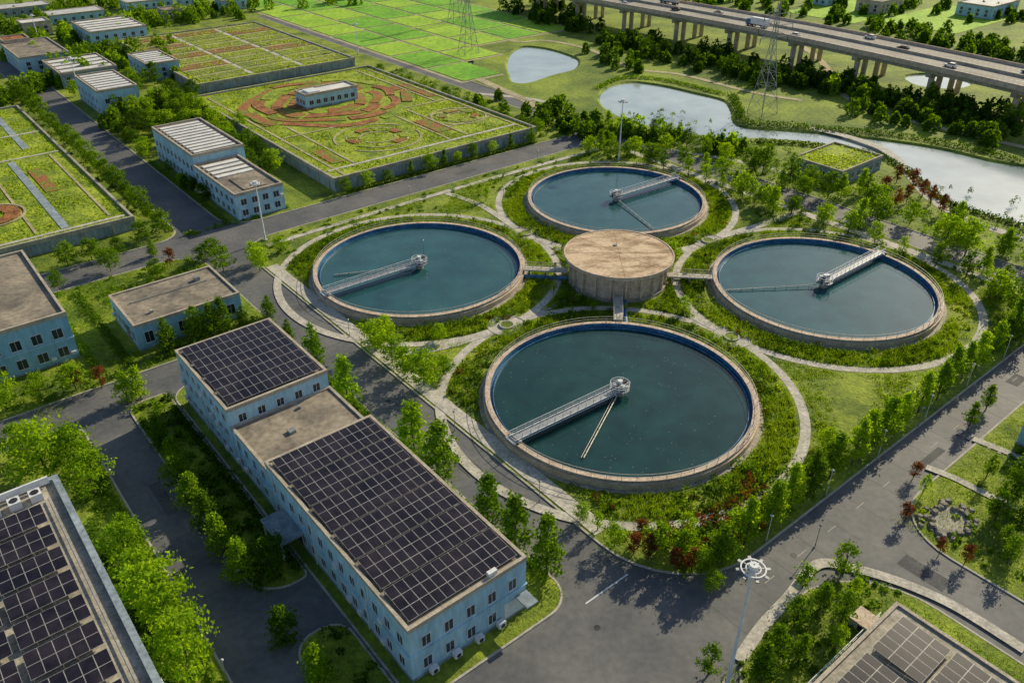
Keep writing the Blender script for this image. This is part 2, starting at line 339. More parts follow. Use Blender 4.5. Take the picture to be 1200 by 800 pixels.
# ---------------- central distribution chamber ----------------
e=empty('distribution_chamber',0,0)
mb=MB(); mb.ann(0,0,.1,9.6,0,5.7,'coping',72)
for i in range(20):
    a=2*math.pi*i/20; c,s=math.cos(a),math.sin(a)
    p=[(9.5*c+.2*s,9.5*s-.2*c),(10.2*c+.2*s,10.2*s-.2*c),(10.2*c-.2*s,10.2*s+.2*c),(9.5*c-.2*s,9.5*s+.2*c)]
    mb.prism(p,.71,5.7,'coping')
mb.ann(0,0,9.6,10.3,.0,.7,'conc',72)
mb.obj('drum_wall',e)
mb=MB(); n=96; mb.prism([(11.3*math.cos(2*math.pi*i/n),11.3*math.sin(2*math.pi*i/n)) for i in range(n)],5.7,6.35,'coping','disc')
mb.ann(0,0,11.1,11.38,6.2,6.45,'coping',96)
for i in range(4):
    a=math.pi*i/4+.1; c,s=math.cos(a)*10.9,math.sin(a)*10.9; mb.cyl((c,s,6.35),(-c,-s,6.35),.03,n=4,k='soil')
mb.cyl((2,3,6.35),(2,3,6.6),.4,n=14,k='conc')
mb.obj('disc_roof',e)
for an in (225,135,45,315):
    a=math.radians(an); c,s=math.cos(a),math.sin(a); mb=MB()
    mb.box(10.35,19.6,-.9,.9,1.6,1.85,'path')
    for q in (-.85,.85):
        mb.box(10.35,19.6,q-.03,q+.03,2.85,2.92,'rail'); mb.box(10.35,19.6,q-.02,q+.02,2.35,2.39,'rail')
        for x in np.arange(10.5,19.6,1.8): mb.box(x-.03,x+.03,q-.04,q+.04,1.85,2.85,'rail')
    for x in (11.5,15,18.5): mb.box(x-.2,x+.2,-.6,.6,0,1.6,'conc')
    mb.cyl((10.35,1.5,.7),(19.6,1.5,.7),.4,n=12,k='blue')
    mb.obj('link_bridge',e,rz=a)
# ---------------- paths ----------------
for k,(b,a) in TK.items():
    mb=MB(); z=nz(); mb.ann(b,a,29.0,30.6,z-.005,z,'path',128); mb.ann(b,a,22.65,23.4,z-.005,z-.001,'conc',128); mb.obj('ring_path',**SITE)
for (b,a) in ((-HS,0),(0,-HS),(HS,0),(0,HS)):
    mb=MB(); z=nz(); mb.ann(b,a,.05,3.6,z-.004,z,'path',40); mb.ann(b,a,3.6,3.8,z-.04,z+.08,'kerb',40); mb.ann(b,a,1.2,1.5,z,z+.3,'kerb',30); mb.ann(b,a,.05,1.2,z,z+.22,'lawn',30); mb.obj('round_plaza',**SITE)
def spath(pts,w=1.8,k='path',z=None): return strip('path',pts,w,k,z,**SITE)
spath([(-HS+3.8,0),(-10,0)],1.2); spath([(HS-3.8,0),(10,0)],1.2); spath([(0,HS-3.8),(0,10)],1.2); spath([(0,-HS+3.8),(0,-10)],1.2)
spath([(-53.6,-50),(-53.6,0),(-53.6,52)],2.6); spath([(-33.6,0),(-45,2),(-53,6)],2.2); spath([(33.6,0),(45,-2),(60,-3)],2.2)
spath([(60.8,-55),(60.8,0),(60.8,55)],2.6); spath([(0,33.6),(2,50),(0,62)],1.8)
spath([(-50,62),(0,63),(55,62)],1.6)
spath([GL(*p) for p in ((865,775),(893,735),(925,700),(958,662),(1005,668),(1060,685),(1120,712),(1200,762))],1.5)
spath([GL(*p) for p in ((1085,548),(1120,562),(1160,582),(1215,605))],1.3); spath([GL(*p) for p in ((1140,515),(1170,527),(1215,545))],1.3)
for i in range(7):
    p=GL(1125+i*12,507+i*5.5); mb=MB(); mb.box(p[0]-.9,p[0]+.9,p[1]-.25,p[1]+.25,.14,.2,'kerb'); mb.obj('stepping_stone',**SITE)
for pts,w in (([(950,150),(1000,162),(1040,178),(1066,205),(1090,232),(1130,256),(1215,285)],3),([(840,240),(900,262),(960,278),(1040,293),(1120,322),(1180,345)],2.2),([(560,110),(640,120),(690,150),(720,172)],2.5),([(735,168),(800,178),(870,190),(930,205)],1.8)):
    strip('path',[G(*p) for p in pts],w,'path',.05+random.random()*.03)
for pts,w in (([(560,25),(600,48),(640,48),(690,58),(740,80),(800,88),(880,108),(940,118)],2.5),([(905,30),(960,70),(1000,120),(1100,150),(1210,175)],3),([(385,10),(470,45),(545,85),(620,120),(668,150)],3.5)):
    strip('dirt_track',[G(*p) for p in pts],w,'tan',.08+random.random()*.02)
# ---------------- buildings ----------------
def windows(mb,face,u0,u1,fix,zs,n,w=1.3,h=1.5):
    sgn=-1 if face[1]=='-' else 1
    def bx(a0,a1,d0,d1,z0,z1,k):
        d=sorted((fix+sgn*d0,fix+sgn*d1))
        if face[0]=='x': mb.box(d[0],d[1],a0,a1,z0,z1,k)
        else: mb.box(a0,a1,d[0],d[1],z0,z1,k)
    for z in zs:
        for i in range(n):
            c=u0+(u1-u0)*(i+.5)/n
            bx(c-w/2,c+w/2,.003,.02,z,z+h,'glass')
            bx(c-w/2-.1,c+w/2+.1,.0035,.12,z-.12,z-.002,'frame'); bx(c-w/2-.1,c+w/2+.1,.0035,.09,z+h+.002,z+h+.08,'frame')
            bx(c-w/2-.06,c-w/2-.002,.0035,.08,z,z+h,'frame'); bx(c+w/2+.002,c+w/2+.06,.0035,.08,z,z+h,'frame'); bx(c-.025,c+.025,.022,.06,z,z+h,'frame')
            if random.random()<.12: bx(c+w/2+.3,c+w/2+1.1,.01,.4,z-.1,z+.5,'white')
def block(e,b0,b1,a0,a1,h,wall='wallw',roof='roofg',par=.5,wins=None,name='walls',z0=0,kp='parap',pw=.35):
    mb=MB(); mb.box(b0,b1,a0,a1,z0,h-.003,wall)
    mb.box(b0-.06,b1+.06,a0-.06,a1+.06,z0,z0+.5,'walld')
    mb.obj(name,e)
    mb=MB(); mb.box(b0+pw,b1-pw,a0+pw,a1-pw,h-.1,h+.06,roof)
    mb.box(b0-.08,b1+.08,a0-.08,a0+pw,h-.25,h+par,kp); mb.box(b0-.08,b1+.08,a1-pw,a1+.08,h-.25,h+par,kp)
    mb.box(b0-.08,b0+pw,a0+pw+.002,a1-pw-.002,h-.25,h+par,kp); mb.box(b1-pw,b1+.08,a0+pw+.002,a1-pw-.002,h-.25,h+par,kp); mb.obj('roof',e)
    if wins:
        mb=MB()
        zs,na,nb,ww,wh=wins
        for f,fx in (('x-',b0),('x+',b1)): windows(mb,f,a0+.6,a1-.6,fx,zs,na,ww,wh)
        for f,fx in (('y-',a0),('y+',a1)): windows(mb,f,b0+.6,b1-.6,fx,zs,nb,ww,wh)
        mb.obj('windows',e)
def pv(e,b0,b1,a0,a1,z,bands,rows,cols,gap=.45):
    mb=MB(); bd=(a1-a0-gap*(bands-1))/bands; rh=bd/rows; cw=(b1-b0)/cols; tilt=.05
    for i in range(bands):
        y0=a0+i*(bd+gap)
        for r in range(rows):
            for c in range(cols):
                x=b0+c*cw; y=y0+r*rh; za=z+tilt*(r*rh); zb=z+tilt*((r+1)*rh); j=random.uniform(-.008,.008)
                P=[(x+.01,y+.01,za+j),(x+cw-.01,y+.01,za+j),(x+cw-.01,y+rh-.01,zb+j),(x+.01,y+rh-.01,zb+j)]
                Q=[(x+.04,y+.04,za+.006+j),(x+cw-.04,y+.04,za+.006+j),(x+cw-.04,y+rh-.04,zb+.004+j),(x+.04,y+rh-.04,zb+.004+j)]
                mb.face(P,'alu'); mb.face(Q,'pv')
                mb.face([P[0],P[1],(P[1][0],P[1][1],za-.04+j),(P[0][0],P[0][1],za-.04+j)],'alu')
        for r in (0,rows):
            yy=y0+r*rh+(.25 if r==0 else -.25); zz=z+tilt*r*rh
            mb.box(b0,b1,yy-.04,yy+.04,zz-.12,zz-.05,'alu')
            for c in range(0,cols+1,3): mb.box(b0+c*cw-.04,b0+c*cw+.04,yy-.05,yy+.05,z-.55,zz-.121,'alu')
    mb.obj('solar_panels',e)
e=empty('solar_roof_building',0,0)
block(e,-86,-69.7,-53.1,-18.2,8.5,'wallw',wins=((1.3,4.9),13,5,1.1,1.6),name='main_walls',par=.35)
block(e,-85.9,-69.9,-18.19,-6.01,7.0,'wallw',wins=((1.3,4.4),4,5,1.1,1.5),name='link_walls',par=.3)
block(e,-86,-70,-6,14.2,10,'wallw',wins=((1.3,4.6,7.4),8,5,1.1,1.3),name='upper_walls',par=.35)
pv(e,-85.3,-70.4,-52.3,-19.0,8.95,6,3,12,.42); pv(e,-85.3,-70.7,-5.2,13.4,10.45,4,2,12,.38)
mb=MB()
for z in (4.2,): mb.box(-86.15,-69.55,-53.25,-6,z,z+.2,'wallw')
for a in (-44,-31,-20,-8,5): mb.cyl((-86.12,a,.2),(-86.12,a,8),.07,n=6,k='white')
mb.box(-89.4,-86.05,-28,-22,3.0,3.25,'walld'); mb.box(-86.06,-86.02,-27,-23,0,2.8,'glass')
for y in (-27.7,-22.5): mb.box(-89.2,-88.95,y,y+.25,0,3,'frame')
mb.box(-73,-70,-53.16,-53.1,.2,3,'frame'); mb.box(-71.5,-69.8,-55.5,-53.3,3.3,3.5,'walld')
for i in range(4): mb.box(-84+i*3.2,-83+i*3.2,-54,-53.3,.5,1.3,'white'); mb.cyl((-83.5+i*3.2,-54.01,.9),(-83.5+i*3.2,-54.05,.9),.3,n=12,k='dark')
mb.box(-75,-73.8,-52.95,-52.4,8.85,9.4,'white'); mb.box(-80,-79,-13,-12,7.06,7.5,'steel')
mb.cyl((-82,-17,7.2),(-72,-17,7.2),.08,n=6,k='steel'); mb.cyl((-76,-8,7.06),(-76,-8,7.5),.3,n=10,k='steel')
mb.obj('fittings',e)
e=empty('solar_roof_building',0,0)
block(e,-127,-108.2,-46,-3,8,'wallw',wins=((1.2,4.6),14,5,1.3,1.6),par=.6,pw=.7,kp='walld',roof='conc')
pv(e,-118.2,-111.2,-43.5,-8,8.7,8,2,5,gap=.9); pv(e,-125.8,-118.9,-43.5,-8,8.7,8,2,5,gap=.9)
mb=MB(); mb.box(-126,-109.3,-4.2,-3.9,8.6,9.6,'white')
for i in range(6): mb.box(-124+i*2.4,-122.6+i*2.4,-6.5,-5,8.07,9.2,'white'); mb.cyl((-123.3+i*2.4,-5.75,9.2),(-123.3+i*2.4,-5.75,9.26),.5,n=12,k='dark')
mb.cyl((-110.2,-44,8.4),(-110.2,-7,8.4),.09,n=6,k='steel')
mb.obj('roof_units',e)
e=empty('pump_house',0,0); block(e,-87,-67.3,35,49.5,5.2,'wallb',roof='roofg',wins=((1.4,),5,6,1.5,2.2),par=.35)
mb=MB(); mb.box(-83,-82.4,38,38.6,5.26,5.8,'conc'); mb.box(-72,-71,45,46,5.26,6.0,'steel'); mb.box(-87.05,-86.9,39,41.4,0,3,'dark'); mb.cyl((-85,44,5.4),(-70,44,5.4),.08,n=6,k='steel'); mb.obj('fittings',e)
e=empty('workshop_building',0,0); block(e,-117,-96,40,71.7,9,'wallb',wins=((1.3,5),11,6,1.6,1.8),par=.5)
mb=MB(); mb.box(-117.1,-95.9,39.85,71.8,4.3,4.5,'wallw'); mb.box(-112,-110,50,54,9.06,10.6,'white'); mb.box(-104,-102.5,60,61.5,9.06,9.9,'steel'); mb.obj('fittings',e)
def ribs(e,b0,b1,a0,a1,z,n):
    mb=MB(); d=(a1-a0)/n
    for i in range(n):
        mb.box(b0,b1,a0+i*d+.12*d,a0+i*d+.72*d,z,z+.28,'roofw')
    mb.obj('roof_vent_panels',e)
e=empty('office_building',0,0)
block(e,-49,-35,105.5,136,9,'wallw',wins=((1.2,4.6),10,5,1.4,1.6),name='far_walls'); ribs(e,-47.6,-36.4,107,134.5,9.07,11)
block(e,-49.3,-37,79,105.4,6.6,'wallw',wins=((1.2,3.9),8,4,1.4,1.5),name='near_walls'); ribs(e,-47.9,-38.4,92,104,6.67,4)
mb=MB(); mb.box(-46,-40,81,90,6.7,6.9,'roofg'); mb.box(-52,-49.4,96,99,2.8,3,'white'); mb.obj('fittings',e)
def simple(name,u,v,w,d,h,wall='wallw',roof='roofw',rib=True,n=6):
    b,a=GL(u,v); e=empty(name,b,a); block(e,0,w,0,d,h,wall,roof,wins=((1.2,) if h<5 else (1.2,h*.5),max(2,int(d/4)),max(2,int(w/4)),1.4,1.4))
    if rib: ribs(e,1,w-1,1,d-1,h+.08,n)
simple('office_building',121,137,13,26,8,'wallw','roofg',True,7)
simple('office_building',176,96,12,22,6,'wallb','roofg',True,6)
simple('warehouse',75,104,20,26,5,'walld','roofg',True,4)
simple('warehouse',28,88,18,34,6,'wallw','roofg',False); simple('warehouse',110,56,24,30,6,'wallw','roofg',True,5)
simple('village_house',10,70,10,10,7,'coping','soil',False); simple('village_house',195,26,12,10,5,'coping','roofg',False); simple('village_house',262,14,14,10,5,'wallw','roofg',False)
simple('greenhouse',60,30,26,14,4,'wallw','roofw',True,6); simple('greenhouse',150,14,24,12,4,'wallw','roofw',True,5); simple('village_house',30,45,12,10,6,'coping','roofw',False); simple('village_house',215,8,12,10,6,'wallw','roofg',False); simple('greenhouse',2,22,24,14,4,'walld','roofw',True,5)
simple('farm_building',1160,24,30,18,6,'wallw','roofw',False); simple('farm_building',1030,18,22,14,6,'coping','roofg',False); simple('farm_building',968,8,16,12,6,'wallw','roofw',False)
e=empty('gate_house',0,0); block(e,9,19,-90,-77,4.5,'wallb',wins=((1.2,),4,3,1.3,1.6))
e=empty('green_roof_pavilion',0,0); block(e,84,104,0,15,3.8,'walld','green1',par=.5,wins=((1.2,),4,6,1.6,1.5))
e=empty('solar_roof_building',0,0); block(e,-62,-38.6,-103,-82.6,4.6,'wallw',par=.3,wins=((1.3,),5,6,1.3,1.6),roof='conc')
for b0,b1 in ((-61,-55),(-54,-48),(-47,-40.5)): pv(e,b0,b1,-102,-84.2,5.2,3,3,5,gap=.5)
mb=MB()
for i in range(14): mb.cyl((-62+i*1.8,-81.2,.13),(-62+i*1.8,-81.2,1.3),.04,n=5,k='white')
mb.box(-62,-38,-81.24,-81.16,1.26,1.33,'white'); mb.box(-62,-38,-81.23,-81.17,.7,.75,'white'); mb.obj('guard_rail',e)
e=empty('utility_box',*GL(1013,735)); mb=MB(); mb.box(-1.2,1.2,-1.5,1.5,0,1.3,'conc'); mb.box(-1.3,1.3,-1.6,1.6,1.3,1.45,'coping'); mb.box(-1.23,-1.2,-.4,.4,.3,1.1,'dark'); mb.obj('cabinet',e)
e=empty('utility_box',*GL(940,680)); mb=MB(); mb.box(-.5,.5,-.5,.5,0,.9,'white'); mb.box(-.55,.55,-.55,.55,.9,1.0,'frame'); mb.box(-.53,-.5,-.3,.3,.2,.8,'dark'); mb.obj('cabinet',e)
# ---------------- green roof platforms ----------------
def platform(name,b0,b1,a0,a1,h):
    e=empty(name,0,0); mb=MB(); mb.box(b0,b1,a0,a1,0,h-.4,'walld'); mb.box(b0+.4,b1-.4,a0+.4,a1-.4,h-.4,h,'green1')
    for q in (0,1):
        y=a0 if q==0 else a1-.4; mb.box(b0-.1,b1+.1,y-.1,y+.5,h-.4,h+.55,'conc')
        x=b0 if q==0 else b1-.4; mb.box(x-.1,x+.5,a0+.52,a1-.52,h-.4,h+.55,'conc')
    x=b0+3
    while x<b1: mb.box(x-.2,x+.2,a0-.25,a0,0,h-.41,'conc'); x+=6
    y=a0+3
    while y<a1: mb.box(b0-.25,b0,y-.2,y+.2,0,h-.41,'conc'); y+=6
    mb.obj('retaining_wall',e); return e
keep=[]
def tuftsL(name,b0,b1,a0,a1,n,size,k,z,excl=None,thr=-.2):
    b=rng.uniform(b0,b1,n); a=rng.uniform(a0,a1,n)
    if excl is not None: m=excl(b,a); b,a=b[m],a[m]
    f=np.sin(b*.35+np.sin(a*.21)*2)+np.sin(a*.4+b*.13)+rng.normal(size=len(b))*.7; m=f>thr
    for (x0,x1,y0,y1) in keep: m&=~((b>x0-.2)&(b<x1+.2)&(a>y0-.2)&(a<y1+.2))
    b,a=b[m],a[m]
    x=C0[0]+b*cB-a*sB; y=C0[1]+b*sB+a*cB
    c=np.stack([x,y,np.full(len(x),z)+rng.uniform(0,size*.9,len(x))],1); mb=MB(); addleaves(mb,leaves(c,size,np.tile([0,0,1.],(len(x),1)),.5),k); mb.obj(name)
PZ=3.4; platform('green_roof_reservoir',-22,47,81,180,PZ)
lay=[PZ+.05]
def pz(): lay[0]+=.005; return lay[0]
def rectL(name,b0,b1,a0,a1,k):
    keep.append((b0,b1,a0,a1)); mb=MB(); z=pz(); mb.box(b0,b1,a0,a1,z-.06,z+.06,k); mb.obj(name,**SITE)
gc=(12,147)
def bed(mb,cx,cy,r0,r1,a0,a1,z,k,ex=1.0):
    n=16; ph=random.random()*6; out=[]; inn=[]
    for j in range(n+1):
        a=a0+(a1-a0)*j/n; w=1+.05*math.sin(a*5+ph); out.append((cx+math.cos(a)*r1*w*ex,cy+math.sin(a)*r1*w)); inn.append((cx+math.cos(a)*r0*w*ex,cy+math.sin(a)*r0*w))
    mb.prism(out+inn[::-1],z-.05,z+random.uniform(.1,.25),k)
mb=MB(); z=pz()
for i,(r0,r1) in enumerate(((9,13.0),(14.5,18.6),(20.4,23.5),(25.2,28.6))):
    a=random.uniform(0,1)
    end=a+6.1
    while a<end:
        w=random.uniform(.45,1.3); a1=min(a+w,end)
        if a1-a>.2: bed(mb,*gc,r0+random.uniform(-.4,.4),r1+random.uniform(-.6,.6),a,a1-.07,z,random.choice(['soil','mixbed','soil','mixbed','green1'][:5 if i!=1 else 4]),1.0)
        a=a1
mb.obj('planting_bed',**SITE)
mb=MB(); z=pz()
for cx,cy,r,sg in ((5,104,13,-1),(36,106,9,1)):
    for rr in (r,r*.72,r*.42):
        for s in (0,1): mb.ann(cx,cy,rr-.55,rr,z-.003,z+.1,'tan',34,a0=s*math.pi+.25+rr*.02,a1=s*math.pi+2.8+rr*.02)
mb.obj('garden_path',**SITE)
mb=MB(); z=pz()
for i in range(9):
    a=i*.7; bed(mb,5,104,6.3,9.0,a,a+.5,z,random.choice(['mixbed','green1','soil']))
for i in range(6):
    a=i*1.05; bed(mb,36,106,4.2,6.2,a,a+.8,z,random.choice(['mixbed','green1']))
mb.obj('planting_bed',**SITE)
rectL('garden_path',-20,45,87.4,88.5,'path')
for b,y0,y1 in ((-18,82,176),(-11.5,89,130),(20.5,89,122),(27,89,122),(44.5,84,178),(40,124,178)): rectL('garden_path',b-.35,b+.35,y0,y1,'tan')
for a,b0,b1 in ((120.5,-17.5,0),(124,22,44)): rectL('garden_path',b0,b1,a-.35,a+.35,'tan')
for b0,b1,a0,a1 in ((-16.5,-13,92,104),(21.5,26,96,110),(41,43.5,130,150),(-16.5,-13,134,150)): rectL('planting_bed',b0,b1,a0,a1,'mixbed')
for a in (99,112): rectL('garden_path',27.3,43.5,a-.25,a+.25,'tan')
e=empty('roof_pavilion',0,0); block(e,2,21,143,150.5,PZ+4.3,'wallw','roofw',z0=PZ,wins=((PZ+1.2,),3,7,1.4,1.4))
mb=MB(); mb.box(4,8,144.5,149,PZ+4.4,PZ+4.9,'white'); mb.obj('roof_unit',e)
def exg(b,a):
    r=np.hypot(b-gc[0],a-gc[1]); r2=np.hypot(b-5,a-104); r3=np.hypot(b-36,a-106)
    return ((r>29)|(rng.uniform(size=len(b))<.08))&~((b>1)&(b<22)&(a>142)&(a<151.5))&(np.abs(r2-12.7)>.8)&(np.abs(r2-9)>.5)&(np.abs(r2-5.2)>.5)&(np.abs(r3-8.7)>.8)
tuftsL('green_roof_planting',-21,46,82,179,24000,.24,'ly',PZ+.05,exg,.0)
tuftsL('green_roof_shrubs',-21,46,82,179,5000,.3,'lg',PZ+.05,exg)
keep.clear(); platform('green_roof_reservoir',-150,-70,90,208,3.0); lay[0]=3.05
for b,a0,a1 in ((-84,94,150),(-100,110,190),(-78,160,205),(-118,94,190)): rectL('garden_path',b-.9,b+.9,a0,a1,'walld')
for a in (93,152,175): rectL('garden_path',-148,-71,a-.5,a+.5,'path')
for b in (-74,-90): rectL('garden_path',b-.3,b+.3,95,150,'tan')
for b0,b1,a0,a1 in ((-98,-92,155,172),(-88,-81,178,196),(-82,-79,120,140)): rectL('planting_bed',b0,b1,a0,a1,'mixbed')
mb=MB(); z=pz(); mb.ann(-96,112,7,7.6,z-.003,z+.15,'tan',50); mb.ann(-96,112,3,6.4,z,z+.2,'soil',40); mb.ann(-97,140,5,5.6,z-.003,z+.15,'tan',40); mb.obj('planting_bed',**SITE)
tuftsL('green_roof_planting',-125,-71,91,207,19000,.25,'ly',3.05,None,0)
tuftsL('green_roof_shrubs',-125,-71,91,207,6000,.28,'lb',3.05)
keep.clear(); platform('green_roof_reservoir',-14,50,196,290,3.0); lay[0]=3.05
mb=MB(); z=pz()
for i in range(3):
    for j in range(9):
        b0=-11+i*20.5; a0=200+j*9.8; keep.append((b0+18.8,b0+20.2,a0-1,a0+9)); keep.append((b0,b0+18,a0+8.2,a0+9.6))
        mb.box(b0,b0+18.5,a0,a0+8,z,z+.15,random.choice(['green1','green1','mixbed','green1']))
        mb.box(b0+18.7,b0+20.3,a0,a0+8,z-.1,z+.05,'path'); mb.box(b0,b0+18.5,a0+8.2,a0+9.6,z-.1,z+.055,'tan')
        for q in range(3): mb.box(b0+.4,b0+18,a0+1+q*2.4,a0+1.25+q*2.4,z+.15,z+.3,'tan')
mb.obj('planting_bed',**SITE)
tuftsL('green_roof_planting',-13,49,197,289,9000,.35,'ly',3.15)
tuftsL('green_roof_planting',84.5,103.5,.5,14.5,1500,.3,'ly',3.9)
# ---------------- rice fields ----------------
mb=MB()
for i in range(5):
    b0=70+i*20; a0=150 if i==0 else (176 if i==1 else 196)
    while a0<410:
        dd=random.uniform(20,36); mb.box(b0,b0+18.2,a0,a0+dd-1.8,0,.2+.004*i,'crop' if random.random()<.6 else 'crop2')
        a0+=dd
mb.obj('rice_field',**SITE)
mb=MB(); mb.face([(68,148,.03),(88.5,148,.03),(88.5,174,.03),(109,174,.03),(109,194,.03),(170,194,.03),(170,440,.03),(68,440,.03)],'tan'); mb.obj('field_track',**SITE)
for (u,v,w,d) in ((1000,28,60,40),(1120,40,70,40),(840,6,50,60)):
    b,a=GL(u,v); mb=MB(); mb.box(b,b+w,a,a+d,0,.15,'crop2'); mb.obj('rice_field',**SITE)
# ---------------- viaduct ----------------
VZ=12.0
near=[G(u,v,VZ) for u,v in ((1290,127),(1200,105),(1100,82),(1000,60),(900,39),(800,20),(700,2))]
d=np.array(near[-1])-np.array(near[-2]); near.append(tuple(np.array(near[-1])+d*1.3))
near=smooth(near,8); far=offs(near,-27)
def lerp(t): return [tuple(np.array(n)*(1-t)+np.array(f)*t) for n,f in zip(near,far)]
e=empty('viaduct',0,0,0,True,0)
def sweep(mb,t0,t1,z0,z1,k):
    A,B=lerp(t0),lerp(t1)
    for i in range(len(A)-1):
        for q in ([(*A[i],z1),(*A[i+1],z1),(*B[i+1],z1),(*B[i],z1)],[(*A[i],z0),(*A[i+1],z0),(*A[i+1],z1),(*A[i],z1)],[(*B[i],z0),(*B[i+1],z0),(*B[i+1],z1),(*B[i],z1)],[(*A[i],z0),(*A[i+1],z0),(*B[i+1],z0),(*B[i],z0)]): mb.face(q,k)
mb=MB(); sweep(mb,.0,1,VZ-.6,VZ,'deckr'); sweep(mb,.05,.45,VZ-2.2,VZ-.61,'conc'); sweep(mb,.55,.95,VZ-2.2,VZ-.61,'conc'); mb.obj('deck',e)
mb=MB(); sweep(mb,-.012,.004,VZ-.7,VZ+1,'coping'); sweep(mb,.996,1.012,VZ-.7,VZ+1,'coping'); sweep(mb,.488,.512,VZ+.003,VZ+.9,'conc'); mb.obj('parapet',e)
mb=MB()
for t in (.035,.455,.545,.965): sweep(mb,t,t+.006,VZ+.001,VZ+.006,'white')
for t in (.17,.31,.69,.83):
    A,B=lerp(t),lerp(t+.006)
    for i in range(0,len(A)-1):
        for q in (0,.5):
            a0=np.array(A[i])*(1-q)+np.array(A[i+1])*q; a1=np.array(A[i])*(1-q-.22)+np.array(A[i+1])*(q+.22); b0=np.array(B[i])*(1-q)+np.array(B[i+1])*q; b1=np.array(B[i])*(1-q-.22)+np.array(B[i+1])*(q+.22)
            mb.face([(*a0,VZ+.006),(*a1,VZ+.006),(*b1,VZ+.006),(*b0,VZ+.006)],'white')
mb.obj('lane_markings',e)
mb=MB(); acc=0; last=np.array(near[0])
for i in range(1,len(near)-1):
    acc+=np.linalg.norm(np.array(near[i])-last); last=np.array(near[i])
    if acc>26:
        acc=0; n_=np.array(near[i]); f_=np.array(far[i]); u_=(f_-n_)/np.linalg.norm(f_-n_); w_=np.array([-u_[1],u_[0]])
        for g0,g1 in ((.06,.44),(.56,.94)):
            a_=n_+(f_-n_)*g0; b_=n_+(f_-n_)*g1
            mb.prism([tuple(a_-w_*1.1),tuple(b_-w_*1.1),tuple(b_+w_*1.1),tuple(a_+w_*1.1)],VZ-3.6,VZ-2.21,'conc')
            for t in (.25,.75):
                p=a_+(b_-a_)*t; mb.cyl((p[0],p[1],0),(p[0],p[1],VZ-3.6),1.0,n=14,k='coping')
mb.obj('piers',e)
def vehicle(kind,i,t,paint):
    n_=np.array(near[i]); f_=np.array(far[i]); p=n_+(f_-n_)*t; d=np.array(near[i+1])-n_; an=math.atan2(d[1],d[0])
    e=empty({'car':'car','truck':'cargo_truck'}[kind],p[0],p[1],VZ+.01,True,an); mb=MB()
    def body(secs,k):
        for (x0,w0,zb0,zt0),(x1,w1,zb1,zt1) in zip(secs[:-1],secs[1:]):
            A=[(x0,-w0,zb0),(x0,w0,zb0),(x0,w0*.94,zt0),(x0,-w0*.94,zt0)]; B=[(x1,-w1,zb1),(x1,w1,zb1),(x1,w1*.94,zt1),(x1,-w1*.94,zt1)]
            for q in range(4): mb.face([A[q],A[(q+1)%4],B[(q+1)%4],B[q]],k)
        for (x,w,a,b) in (secs[0],secs[-1]): mb.face([(x,-w,a),(x,w,a),(x,w*.94,b),(x,-w*.94,b)],k)
    if kind=='truck':
        body([(-5,1.2,1.1,3.6),(2.6,1.2,1.1,3.6)],paint); body([(2.9,1.15,.6,2.9),(4.6,1.15,.6,2.7),(5,1.1,.6,1.6)],'blue'); mb.box(4.62,4.75,-1,1,1.7,2.5,'glass'); mb.box(-5,4.6,-.6,.6,.6,1.09,'dark'); wx=(-4,-2.8,1.5,3.8); wr=.5; ww=1.15
    else:
        body([(-2.2,.8,.35,.85),(-2.1,.88,.3,.98),(1.1,.88,.3,.98),(2.1,.82,.3,.75),(2.25,.75,.35,.6)],paint)
        body([(-2.0,.76,.99,1.0),(-1.4,.74,.99,1.42),(.4,.74,.99,1.45),(1.15,.78,.99,1.0)],'glass'); mb.box(-1.35,.35,-.68,.68,1.455,1.49,paint); wx=(-1.35,1.35); wr=.33; ww=.86
        mb.box(2.15,2.27,-.7,-.4,.55,.68,'frame'); mb.box(2.15,2.27,.4,.7,.55,.68,'frame')
    for x in wx:
        for s in (-1,1): mb.cyl((x,s*(ww-.22),wr),(x,s*(ww+.02),wr),wr,n=14,k='dark')
    mb.obj('body',e)
NV=len(near)
for k,fi,t,pt in (('car',.55,.12,'white'),('truck',.62,.25,'white'),('car',.72,.64,'steel'),('car',.78,.37,'dark'),('truck',.80,.76,'pipe'),('car',.84,.12,'white'),('car',.4,.63,'dark'),('car',.30,.25,'white'),('car',.48,.88,'white'),('car',.2,.76,'blue'),('truck',.86,.62,'white')):
    vehicle(k,int(fi*(NV-2)),t,pt)
# ---------------- pylons ----------------
def pylon(u,vb,vt,k='steel'):
    p=G(u,vb); h=HH(u,vb,vt); e=empty('power_pylon',p[0],p[1],0,True,.5); mb=MB(); w0=h*.10; lv=[0,.14,.27,.39,.5,.6,.68,.76,.84,.92,1]
    def wd(t): return w0*(1-t/.62*.8) if t<.62 else w0*.2*(1-(t-.62)*1.4)
    P=[[(sx*wd(t),sy*wd(t),t*h) for sx,sy in ((-1,-1),(1,-1),(1,1),(-1,1))] for t in lv]
    for i in range(len(lv)-1):
        for j in range(4):
            a,b=P[i][j],P[i+1][j]; c,d_=P[i][(j+1)%4],P[i+1][(j+1)%4]
            mb.cyl(a,b,.10,n=4,k=k); mb.cyl(a,d_,.05,n=4,k=k); mb.cyl(c,b,.05,n=4,k=k); mb.cyl(b,d_,.05,n=4,k=k)
    for t,l in ((.70,.17),(.80,.21),(.90,.16)):
        for s in (-1,1):
            tip=(s*l*h,0,t*h)
            for q in (-1,1):
                mb.cyl((s*wd(t),q*wd(t),t*h),tip,.07,n=4,k=k); mb.cyl((s*wd(t),q*wd(t),(t+.05)*h),tip,.07,n=4,k=k)
            mb.cyl(tip,(tip[0],0,t*h-1.8),.1,n=5,k='dark')
    mb.obj('lattice',e)
pylon(893,132,3); pylon(549,62,-40); pylon(535,26,-60)
